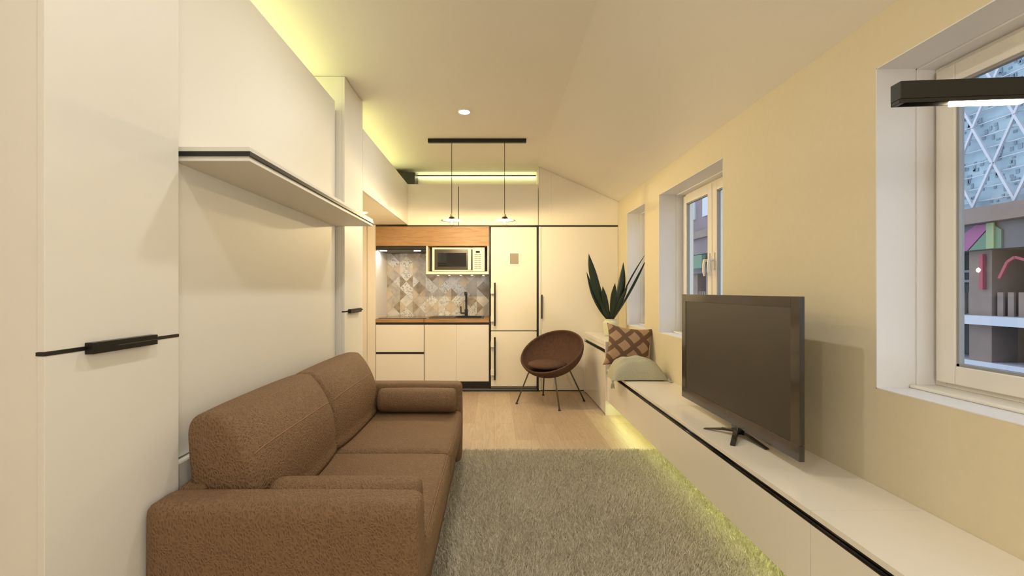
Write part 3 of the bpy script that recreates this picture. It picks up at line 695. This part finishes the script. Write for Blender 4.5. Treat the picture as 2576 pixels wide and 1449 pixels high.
# ------------------------------------------------------------------ chair
ch = thing('bowl_chair', (.65, 5.0, 0), 'round rust-brown bowl armchair on thin steel legs in front of the door', 'chair')
nrm = Vector((-.362, -.443, .822)).normalized(); cc = Vector((.655, 5.0, .592)); Rr = .352
ax = nrm.cross(Vector((0, 0, 1))).normalized(); ay = nrm.cross(ax)
def bowl(prof, n=56):
    k = len(prof)
    vs = [cc+(ax*math.cos(a)+ay*math.sin(a))*r+nrm*z for a in [2*math.pi*i/n for i in range(n)] for r, z in prof]
    return MB().add(vs, [(i*k+j, ((i+1) % n)*k+j, ((i+1) % n)*k+(j+1) % k, i*k+(j+1) % k) for i in range(n) for j in range(k)])
inner = []; outer = []
for i in range(15):
    a = math.pi/2*i/14; inner.append((Rr*math.sin(a)**.9+.0005, -.215*math.cos(a)**1.15))
for i in range(15):
    a = math.pi/2*(1-i/14); outer.append(((Rr+.022)*math.sin(a)**.9+.0005, -.240*math.cos(a)**1.15-.0))
rim = [(Rr+.006, .008), (Rr+.016, .008)]
link('shell', bowl(inner+rim+outer), M['chairfab'], ch, smooth=True)
# seat cushion (horizontal lens)
cz = .440; cx, cyy = .60, 4.925
prof = [(.0001, -.04), (.10, -.038), (.17, -.02), (.212, -.010), (.222, .006), (.212, .024), (.17, .040), (.10, .048), (.0001, .050)]
o = link('seat_cushion', MB().lathe(prof, (cx, cyy, cz), 48), M['chairfab'], ch, smooth=True)
feet = [(.255, 4.945), (.696, 4.658), (1.042, 5.061), (.60, 5.35)]
tops = [(.40, 4.955, .375), (.665, 4.80, .365), (.86, 5.04, .385), (.60, 5.22, .36)]
ctr = (.66, 5.01)
for (fx_, fy_), (tx_, ty_, tz_) in zip(feet, tops):
    c0 = Vector((ctr[0]+(tx_-ctr[0])*.3, ctr[1]+(ty_-ctr[1])*.3, .365))
    T = Vector((tx_, ty_, tz_)); Ft = Vector((fx_, fy_, .008)); d = (Ft-T)
    p0 = T+(c0-T)*.28; p2 = T+d*.12
    arc = [p0*(1-s)**2+T*2*s*(1-s)+p2*s*s for s in [k/8 for k in range(9)]]
    lg = link('leg', MB().tube([c0]+arc+[Ft], .0085, 12), M['chrome'], ch, smooth=True)
    link('foot_cap', MB().lathe([(.0001, .011), (.011, .011), (.016, .005), (.016, 0), (.0001, 0)], (fx_, fy_, 0), 20), M['black'], lg)
# ------------------------------------------------------------------ sofa
sf = thing('sofa', (-.66, 2.31, 0), 'two-seat brown leather sofa against the white wall bed', 'sofa')
SX0, SX1 = -1.095, -.235; SA = .612
def soft(a=.006):
    def d(p, q): return p
    return d
def bulge(amx, amy, amz, hx=1, hy=1, hz=1):
    def d(p, q):
        fx, fy, fz = (1-q[0]**2), (1-q[1]**2), (1-q[2]**2)
        return Vector((p[0]+math.copysign(amx*max(0, fy)*max(0, fz)*abs(q[0])**3, q[0]), p[1]+math.copysign(amy*max(0, fx)*max(0, fz)*abs(q[1])**3, q[1]), p[2]+math.copysign(amz*max(0, fx)*max(0, fy)*abs(q[2])**3, q[2])))
    return d
a1, a2, b1, b2 = 1.355, 1.495, 3.125, 3.27
link('armrest', rounded(SX0, SX1, a1, a2, .045, SA, .035, 9, bulge(.004, .006, .004)), M['leather'], sf, smooth=True)
link('armrest', rounded(SX0, SX1, b1, b2, .045, SA, .035, 9, bulge(.004, .006, .004)), M['leather'], sf, smooth=True)
link('back_frame', rounded(SX0, SX0+.10, a2+.001, b1-.001, .045, SA-.005, .02, 7), M['leather'], sf, smooth=True)
link('seat_base', rounded(SX0+.101, SX1-.036, a2+.002, b1-.002, .045, .285, .015, 7), M['leather'], sf, smooth=True)
ymid = (a2+b1)/2
for (ya, yb) in ((a2+.003, ymid-.003), (ymid+.003, b1-.003)):
    def ds(p, q):
        b = bulge(.012, .0, .012)(p, q)
        return b
    s = link('seat_cushion', rounded(SX0+.20, SX1+.006, ya, yb, .275, .43, .035, 10, ds), M['leather'], sf, smooth=True)
    pts = [(SX1-.004, ya+.03+(yb-ya-.06)*k/20, .424+.008*math.sin(math.pi*k/20)) for k in range(21)]
    link('piping', MB().tube(pts, .0016, 6), M['piping'], s)
# back cushions: a wedge profile run along Y, rounded at both ends
def back_cushion(ya, yb):
    prof = [(-.83, .432), (-.818, .50), (-.815, .57), (-.822, .64), (-.840, .70), (-.870, .755), (-.905, .80), (-.940, .832), (-.958, .843), (-.968, .846), (-1.0, .848), (-1.035, .846), (-1.060, .836), (-1.076, .812), (-1.08, .77), (-1.075, .66), (-1.062, .54), (-1.052, .432)]
    P = [Vector((x, 0, z)) for x, z in prof]; k = len(P); dense = []
    for i in range(k):
        p0, p1, p2, p3 = P[(i-1) % k], P[i], P[(i+1) % k], P[(i+2) % k]
        for s in range(4):
            t = s/4
            dense.append(.5*((2*p1)+(-p0+p2)*t+(2*p0-5*p1+4*p2-p3)*t*t+(-p0+3*p1-3*p2+p3)*t**3))
    n = len(dense); ny = 60; vs = []; fs = []; L = yb-ya; c = Vector((-.96, 0, .60)); r = .028
    def place(p, s):
        e = min(s, 1-s)*L
        sh = 1 if e >= r else math.sqrt(max(0, 1-((r-e)/r)**2))
        d = p-c; q = c+d*((d.length-r*(1-sh))/d.length)
        front = max(0, min(1, (q.x+.97)/.13)); up = max(0, min(1, (q.z-.5)/.33)); t = max(0, 1-e/.22)
        q = q+Vector((front*(.012*(4*s*(1-s))-.042*t*t*(.35+.65*up)), 0, .004*(4*s*(1-s))*up-.004*t*t*up))
        return Vector((q.x, ya+L*s, max(q.z, .431)))
    for i in range(ny+1):
        s = .5-.5*math.cos(math.pi*i/ny)
        for p in dense: vs.append(place(p, s)[:])
    for i in range(ny):
        for j in range(n): fs.append((i*n+j, i*n+(j+1) % n, (i+1)*n+(j+1) % n, (i+1)*n+j))
    for base_i, sg in ((0, -1), (ny, 1)):
        prev = [base_i*n+j for j in range(n)]
        for sc in (.85, .6, .3, .1):
            k0 = len(vs)
            for j in range(n):
                v0 = Vector(vs[base_i*n+j]); q = Vector((c.x, v0.y, c.z)).lerp(v0, sc); vs.append((q.x, v0.y+sg*.010*(1-sc**2), q.z))
            cur = list(range(k0, k0+n))
            for j in range(n): fs.append((prev[j], prev[(j+1) % n], cur[(j+1) % n], cur[j]))
            prev = cur
        fs.append(tuple(prev))
    def line(z, mg=.035, sag=.03):
        out = []
        cand = [p for p in dense if p.x > -.96]
        for i in range(41):
            s = mg/L+(1-2*mg/L)*i/40; zz = z-sag*abs(2*s-1)**5
            best = min(range(len(cand)-1), key=lambda a: abs((cand[a].z+cand[a+1].z)/2-zz)); a, b = cand[best], cand[best+1]
            t = (zz-a.z)/(b.z-a.z) if abs(b.z-a.z) > 1e-6 else 0
            out.append(place(a.lerp(b, max(0, min(1, t))), s))
        return out
    return MB().add(vs, fs), line
for (ya, yb) in ((a2+.035, ymid-.002), (ymid+.002, b1-.012)):
    mb_, line = back_cushion(ya, yb)
    o = link('back_cushion', mb_, M['leather'], sf, smooth=True)
    link('piping', MB().tube(line(.715), .0028, 8), M['piping'], o)
    link('top_stitch', MB().tube(line(.835, .03, .0), .0014, 6), M['piping'], o)
def bolster(x0, x1, y, z, r):
    pr = []
    L = x1-x0; vs = []; n = 36; k = 0
    prof = [(0.0001, 0), (r*.6, 0.0), (r*.85, .004), (r*.96, .016), (r, .04)]
    prof = prof+[(r+.002, L/2)]+[(a, L-b) for a, b in reversed(prof)]
    vs = [(x0+b, y+a*math.cos(2*math.pi*i/n), z+a*math.sin(2*math.pi*i/n)) for i in range(n) for a, b in prof]
    k = len(prof)
    return MB().add(vs, [(i*k+j, ((i+1) % n)*k+j, ((i+1) % n)*k+j+1, i*k+j+1) for i in range(n) for j in range(k-1)])
lab = ['brown leather bolster lying against the far arm of the sofa', 'brown leather bolster tucked behind the near arm of the sofa']
for i, y in enumerate((b1-.088, a2+.088)):
    o = link('bolster_cushion', bolster(-.80, -.265, y, .438+.082, .082), M['leather'], smooth=True)
    tag(o, lab[i], 'cushion', None)
# feet
for x in (SX0+.06, SX1-.13):
    for y in (a1+.06, b2-.06):
        link('foot', MB().lathe([(.0001, 0), (.02, 0), (.024, .05), (.0001, .05)], (x, y, 0), 16), M['black'], sf)
# ------------------------------------------------------------------ rug
rg = thing('shaggy_rug', (.5, 2.4, 0), 'sage green shaggy rug between the sofa and the white bench', 'rug')
rx0, rx1, ry0, ry1 = -.31, 1.36, 1.2, 3.46
link('backing', bx(rx0, rx1, ry0, ry1, 0.0005, .008), M['rug'], rg)
def pile():
    N = 105000
    rs = np.random.RandomState(11)
    # denser where the camera sees it closest
    bx_ = rs.uniform(rx0, rx1, N); by_ = ry0+(ry1-ry0)*rs.uniform(0, 1, N)
    keep = (by_ > 1.72); bx_, by_ = bx_[keep], by_[keep]; N = len(bx_)
    ang = rs.uniform(0, 2*np.pi, N); leanang = rs.normal(-1.2, 1.3, N)+np.sin(bx_*9)*.6+np.cos(by_*7)*.6
    hgt = rs.uniform(.022, .036, N); ln = rs.uniform(.006, .022, N); w = rs.uniform(.0022, .004, N)
    dx, dy = np.cos(ang)*w/2, np.sin(ang)*w/2; lx, ly = np.cos(leanang)*ln, np.sin(leanang)*ln
    z0 = np.full(N, .007)
    v = np.zeros((N, 5, 3))
    v[:, 0] = np.stack([bx_-dx, by_-dy, z0], 1); v[:, 1] = np.stack([bx_+dx, by_+dy, z0], 1)
    v[:, 2] = np.stack([bx_+dx*1.1+lx*.35, by_+dy*1.1+ly*.35, z0+hgt*.62], 1); v[:, 3] = np.stack([bx_-dx*1.1+lx*.35, by_-dy*1.1+ly*.35, z0+hgt*.62], 1)
    v[:, 4] = np.stack([bx_+lx, by_+ly, z0+hgt], 1)
    me = bpy.data.meshes.new('pile')
    me.vertices.add(N*5); me.vertices.foreach_set('co', (v-np.array([.5, 2.4, 0])).reshape(-1))
    idx = np.arange(N)[:, None]*5
    loops = np.concatenate([idx+np.array([0, 1, 2, 3]), idx+np.array([3, 2, 4])], 1).reshape(-1)
    me.loops.add(len(loops)); me.loops.foreach_set('vertex_index', loops.astype(np.int32))
    st_ = (np.arange(N)[:, None]*7+np.array([0, 4])).reshape(-1)
    me.polygons.add(N*2); me.polygons.foreach_set('loop_start', st_.astype(np.int32))
    me.update(calc_edges=True); me.validate()
    me.materials.append(M['rug'])
    o = bpy.data.objects.new('pile', me); COL.objects.link(o); o.parent = rg; o['kind'] = 'stuff'
pile()
# ------------------------------------------------------------------ ceiling lights
labs = ['small round ceiling downlight above the kitchen end, beyond the sofa', 'round ceiling downlight above the middle of the sofa', 'round ceiling downlight near the camera end of the ceiling']
proto = thing('downlight', (-.262, 3.84, ZC-.014), labs[0], 'light', 'round ceiling downlights')
link('ring', MB().lathe([(.045, .001), (.052, 0), (.052, .0138), (.0001, .0138)], (-.262, 3.84, ZC-.0142), 40), M['enamel'], proto)
link('diffuser', MB().lathe([(.0001, .0), (.0448, .0)], (-.262, 3.84, ZC-.0135), 40), M['lamp'], proto)
for y, l in ((2.2, labs[1]), (.52, labs[2])):
    c = copy_tree(proto); c.location = (-.262, y, ZC-.014); c['label'] = l
# pendant bar with two shades
PY = 4.56; zb_ = ZC-.003
bar = thing('pendant_lamp_bar', (-.17, PY, ZC-.04), 'black ceiling bar from which two small enamel-shade pendants hang', 'light')
link('ceiling_bar', bx(PX(1077, PY), PX(1323.5, PY), PY-.02, PY+.02, ZC-.038, ZC-.001), M['blackm'], bar, bevel=.001)
def pendant(X, label):
    z0 = PZ(546, PY)
    t = bar
    cb = link('cable', MB().tube([(X, PY, ZC-.037), (X, PY, PZ(538.5, PY))], .0032, 8), M['black'], t)
    link('wooden_cap', MB().lathe([(.0001, .032), (.006, .032), (.007, .027), (.016, .024), (.017, .004), (.015, 0), (.0001, 0)], (X, PY, PZ(545.5, PY)), 28), M['oakpale'], t, smooth=False)
    zs = PZ(547, PY)
    s = link('lamp_shade', MB().lathe([(.014, .006), (.026, .004), (.030, -.010), (.036, -.014), (.07, -.024), (.112, -.032), (.112, -.0335), (.07, -.0265), (.036, -.0175), (.024, -.010), (.012, -.006)], (X, PY, zs), 56), [M['shade_black'], M['enamel']], t, smooth=True)
    for p in s.data.polygons:
        pass
    me = s.data
    for p in me.polygons:
        ks = [me.vertices[v].index % 11 for v in p.vertices]
        p.material_index = 1 if min(ks) >= 5 else 0
    link('socket', MB().lathe([(.0001, 0), (.012, 0), (.012, -.022), (.0001, -.022)], (X, PY, zs-.004), 24), M['grey'], t)
    b = link('bulb', MB().lathe([(.009, -.022), (.013, -.034), (.021, -.055), (.024, -.072), (.020, -.088), (.010, -.096), (.0001, -.098)], (X, PY, zs), 28), M['bulbglass'], t, smooth=True)
    link('filament', MB().sphere((X, PY, zs-.062), .0105), M['bulb'], b)
pendant(PX(1136.5, PY), ''); pendant(PX(1269.5, PY), '')
# linear pendant near the camera, right
def linear():
    ang = R(-4.6); e = Vector((.918, 1.0, 1.707)); d = Vector((math.cos(ang), math.sin(ang), 0)); s = Vector((-d.y, d.x, 0)); L = .62
    t = thing('linear_pendant_lamp', tuple(e+d*L/2), 'black linear hanging lamp with a glowing strip beside the near window', 'light')
    def hb(u0, u1, v0, v1, w0, w1):
        mb = MB().box(u0, u1, v0, v1, w0, w1); cr_, sr_ = math.cos(.0), math.sin(.0); mb.v = [tuple(e+d*x+s*(y*cr_-z*sr_)+Vector((0, 0, z*cr_+y*sr_))) for x, y, z in mb.v]; return mb
    m = hb(0, L, -.0145, .0145, .006, .046)
    for a in (hb(0, L, -.014, -.0115, -.003, .006), hb(0, L, .0115, .014, -.003, .006), hb(0, .012, -.0115, .0115, -.003, .006)): m.add(a.v, a.f)
    link('housing', m, M['blackm'], t, bevel=.0012)
    m = hb(.120, .268, -.0112, .0112, -.007, .005)
    link('light_module', m, M['barlamp'], t, bevel=.0015)
    for u in (.37, .59):
        p = e+d*u; zt = ZC+sl*(p.x-XC)-.001
        link('suspension_cable', MB().tube([p+Vector((0, 0, .04)), Vector((p.x, p.y, zt))], .001, 6), M['black'], t)
linear()
g = thing('fill_globe', (.45, -1.05, 0), 'added fill light, a glowing globe on a stand, unseen behind the camera', 'lamp')  # added globe light, out of view, gives the room soft fill
link('globe', MB().sphere((.45, -1.05, 1.62), .20, 32), emit('fill_globe_glow', (1, .985, .94), 25), g, smooth=True)
link('pole', MB().tube([(.45, -1.05, .02), (.45, -1.05, 1.43)], .012, 12), M['black'], g)
link('base', MB().lathe([(.0001, .02), (.14, .02), (.15, .01), (.15, 0), (.0001, 0)], (.45, -1.05, 0), 32), M['black'], g)
# ------------------------------------------------------------------ outside
FXX = 9.2
bd = thing('building_opposite', (FXX, 12, -3), 'grey commercial building across the street with a white diamond lattice screen, seen through the windows', 'building')
cg = plain('facade_glass_panel', (150, 172, 186), rough=.35, noise=.12, nscale=1.5); cb_ = plain('facade_brown', (128, 112, 104), rough=.8, noise=.1, nscale=3); cw = plain('facade_white', (184, 188, 198), rough=.6)
cd = plain('facade_dark', (84, 84, 92), rough=.5, noise=.15, nscale=2); cp = plain('awning_pink', (150, 88, 128), rough=.7); cgn = plain('awning_green', (96, 126, 104), rough=.7); cr = plain('facade_red', (156, 66, 80), rough=.6)
link('curtain_wall', bx(FXX, FXX+1, 3, 34, 2.75, 14), cg, bd)
link('lower_wall', bx(FXX+.6, FXX+1, 3, 34, -3, 2.75), plain('facade_glazing', (96, 112, 120), rough=.3, noise=.3, nscale=1.2), bd)
m = MB()
y = 3.0
W = .66; Hh = 1.5
def strut(mb, p, q, r):
    p, q = Vector(p), Vector(q); d = (q-p).normalized(); a = Vector((1, 0, 0)); b = d.cross(a).normalized()
    vs = [p+a*sx*r+b*sy*r for sx, sy in ((-1, -1), (1, -1), (1, 1), (-1, 1))]+[q+a*sx*r+b*sy*r for sx, sy in ((-1, -1), (1, -1), (1, 1), (-1, 1))]
    mb.add(vs, [(0, 1, 2, 3), (4, 7, 6, 5), (0, 4, 5, 1), (1, 5, 6, 2), (2, 6, 7, 3), (3, 7, 4, 0)])
for i in range(0, 40):
    for j in range(6):
        y_ = 3+i*W; z_ = 2.85+j*Hh
        strut(m, (FXX-.12, y_, z_), (FXX-.12, y_+W/2, z_+Hh/2), .02); strut(m, (FXX-.12, y_+W/2, z_+Hh/2), (FXX-.12, y_, z_+Hh), .02)
        strut(m, (FXX-.14, y_+W, z_), (FXX-.14, y_+W/2, z_+Hh/2), .02); strut(m, (FXX-.14, y_+W/2, z_+Hh/2), (FXX-.14, y_+W, z_+Hh), .02)
link('lattice_screen', m, cw, bd)
m = MB()
for j in range(40): m.box(FXX-.08, FXX-.06, 3, 28, 2.95+j*.24, 2.965+j*.24)
rr = random.Random(4)
link('horizontal_wires', m, cw, bd)
m = MB()
for k in range(1500):
    y_ = rr.uniform(5, 12); z_ = rr.uniform(2.9, 7.5); m.box(FXX-.012, FXX-.002, y_, y_+rr.uniform(.03, .07), z_, z_+rr.uniform(.03, .10))
link('perforation', m, plain('facade_blue_grey', (122, 142, 156), rough=.6), bd)['kind'] = 'stuff'  # small marks in a darker blue-grey than the panels behind
link('cornice', bx(FXX-.5, FXX+.6, 3, 34, 2.50, 2.78), cb_, bd)
link('fascia', bx(FXX-.3, FXX+.6, 3, 34, 2.02, 2.495), cd, bd)
# coloured sign swoosh
m = MB().prism([(8.75, 2.03), (8.20, 2.03), (7.80, 2.47), (8.05, 2.49)], 'x', FXX-.33, FXX-.301); link('pink_stripe', m, cp, bd)
m = MB().prism([(8.17, 2.03), (7.65, 2.03), (7.65, 2.35), (7.78, 2.46)], 'x', FXX-.33, FXX-.301); link('green_stripe', m, cgn, bd)
link('yellow_green_post', bx(FXX-.36, FXX-.331, 7.74, 7.86, 2.03, 2.49), plain('lime', (134, 150, 108)), bd)
for k, y_ in enumerate([5.2+1.15*i for i in range(16)]): 
    link('pillar', bx(FXX-.15, FXX+.6, y_+.45, y_+.83, -3, 2.02), cb_, bd)
link('white_rail', bx(FXX-.4, FXX+.55, 3, 34, .66, .82), cw, bd)
m = MB()
for k in range(110): m.box(FXX-.12, FXX-.08, 3+k*.16, 3.09+k*.16, .82, 1.25)
link('balustrade', m, cb_, bd)
link('white_sill', bx(FXX-.2, FXX+.55, 3, 34, -.12, -.03), cw, bd)
m = MB()
for z_ in (1.45, 1.65): m.box(FXX+.5, FXX+.58, 3, 34, z_, z_+.05)
link('window_bars', m, cw, bd)
m = MB()
strut(m, (FXX-.2, 8.06, 1.3), (FXX-.2, 8.06, 1.95), .03)
pts = [(FXX-.2, 7.78, 1.5), (FXX-.2, 7.66, 1.78), (FXX-.2, 7.55, 1.86), (FXX-.2, 7.4, 1.8), (FXX-.2, 7.2, 1.45)]
for a, b in zip(pts, pts[1:]): strut(m, a, b, .022)
link('red_frame', m, cr, bd)
link('lit_lamp', MB().sphere((FXX-.2, 8.10, 1.66), .05), emit('street_lamp', (1, .9, .7), 3), bd)
# far coloured part seen through the middle window
link('upper_floor_far', bx(FXX-.6, FXX-.5, 15.5, 22, 2.8, 7.5), plain('facade_mauve', (120, 108, 112), rough=.8, noise=.2, nscale=.8), bd)
m = MB()
for y_ in (16.2, 17.4, 18.6, 19.8): m.box(FXX-.68, FXX-.6, y_, y_+.5, 4.3, 5.6)
link('far_window', m, cw, bd)
link('far_band', bx(FXX-.75, FXX-.6, 15.5, 22, 3.45, 3.75), cb_, bd)
link('far_green_sign', bx(FXX-.75, FXX-.6, 17.8, 19.6, 2.2, 2.75), cgn, bd)
struct('ground_outside', bx(2.2, 40, -20, 45, -3.2, -3.0), plain('asphalt', (90, 92, 96), rough=.9), origin=(0, 0, -3))
# ------------------------------------------------------------------ world, camera
w = bpy.data.worlds.new('sky'); SC.world = w; w.use_nodes = True; nt = w.node_tree
bg = nt.nodes['Background']; bg.inputs['Color'].default_value = (.80, .88, 1.0, 1); bg.inputs['Strength'].default_value = 1.8
cam = bpy.data.cameras.new('camera'); co = bpy.data.objects.new('camera', cam); COL.objects.link(co)
cam.sensor_width = 36; cam.lens = F/2576*36; cam.clip_start = .02; cam.clip_end = 200
co.location = (0, 0, H); co.rotation_euler = (R(90), 0, 0)
cam.shift_y = 6.5/2576; cam.shift_x = 45/2576
SC.camera = co
vs_ = SC.view_settings; vs_.view_transform = 'Standard'; vs_.look = 'None'; vs_.gamma = 1; vs_.exposure = 0.12; vs_.use_curve_mapping = False
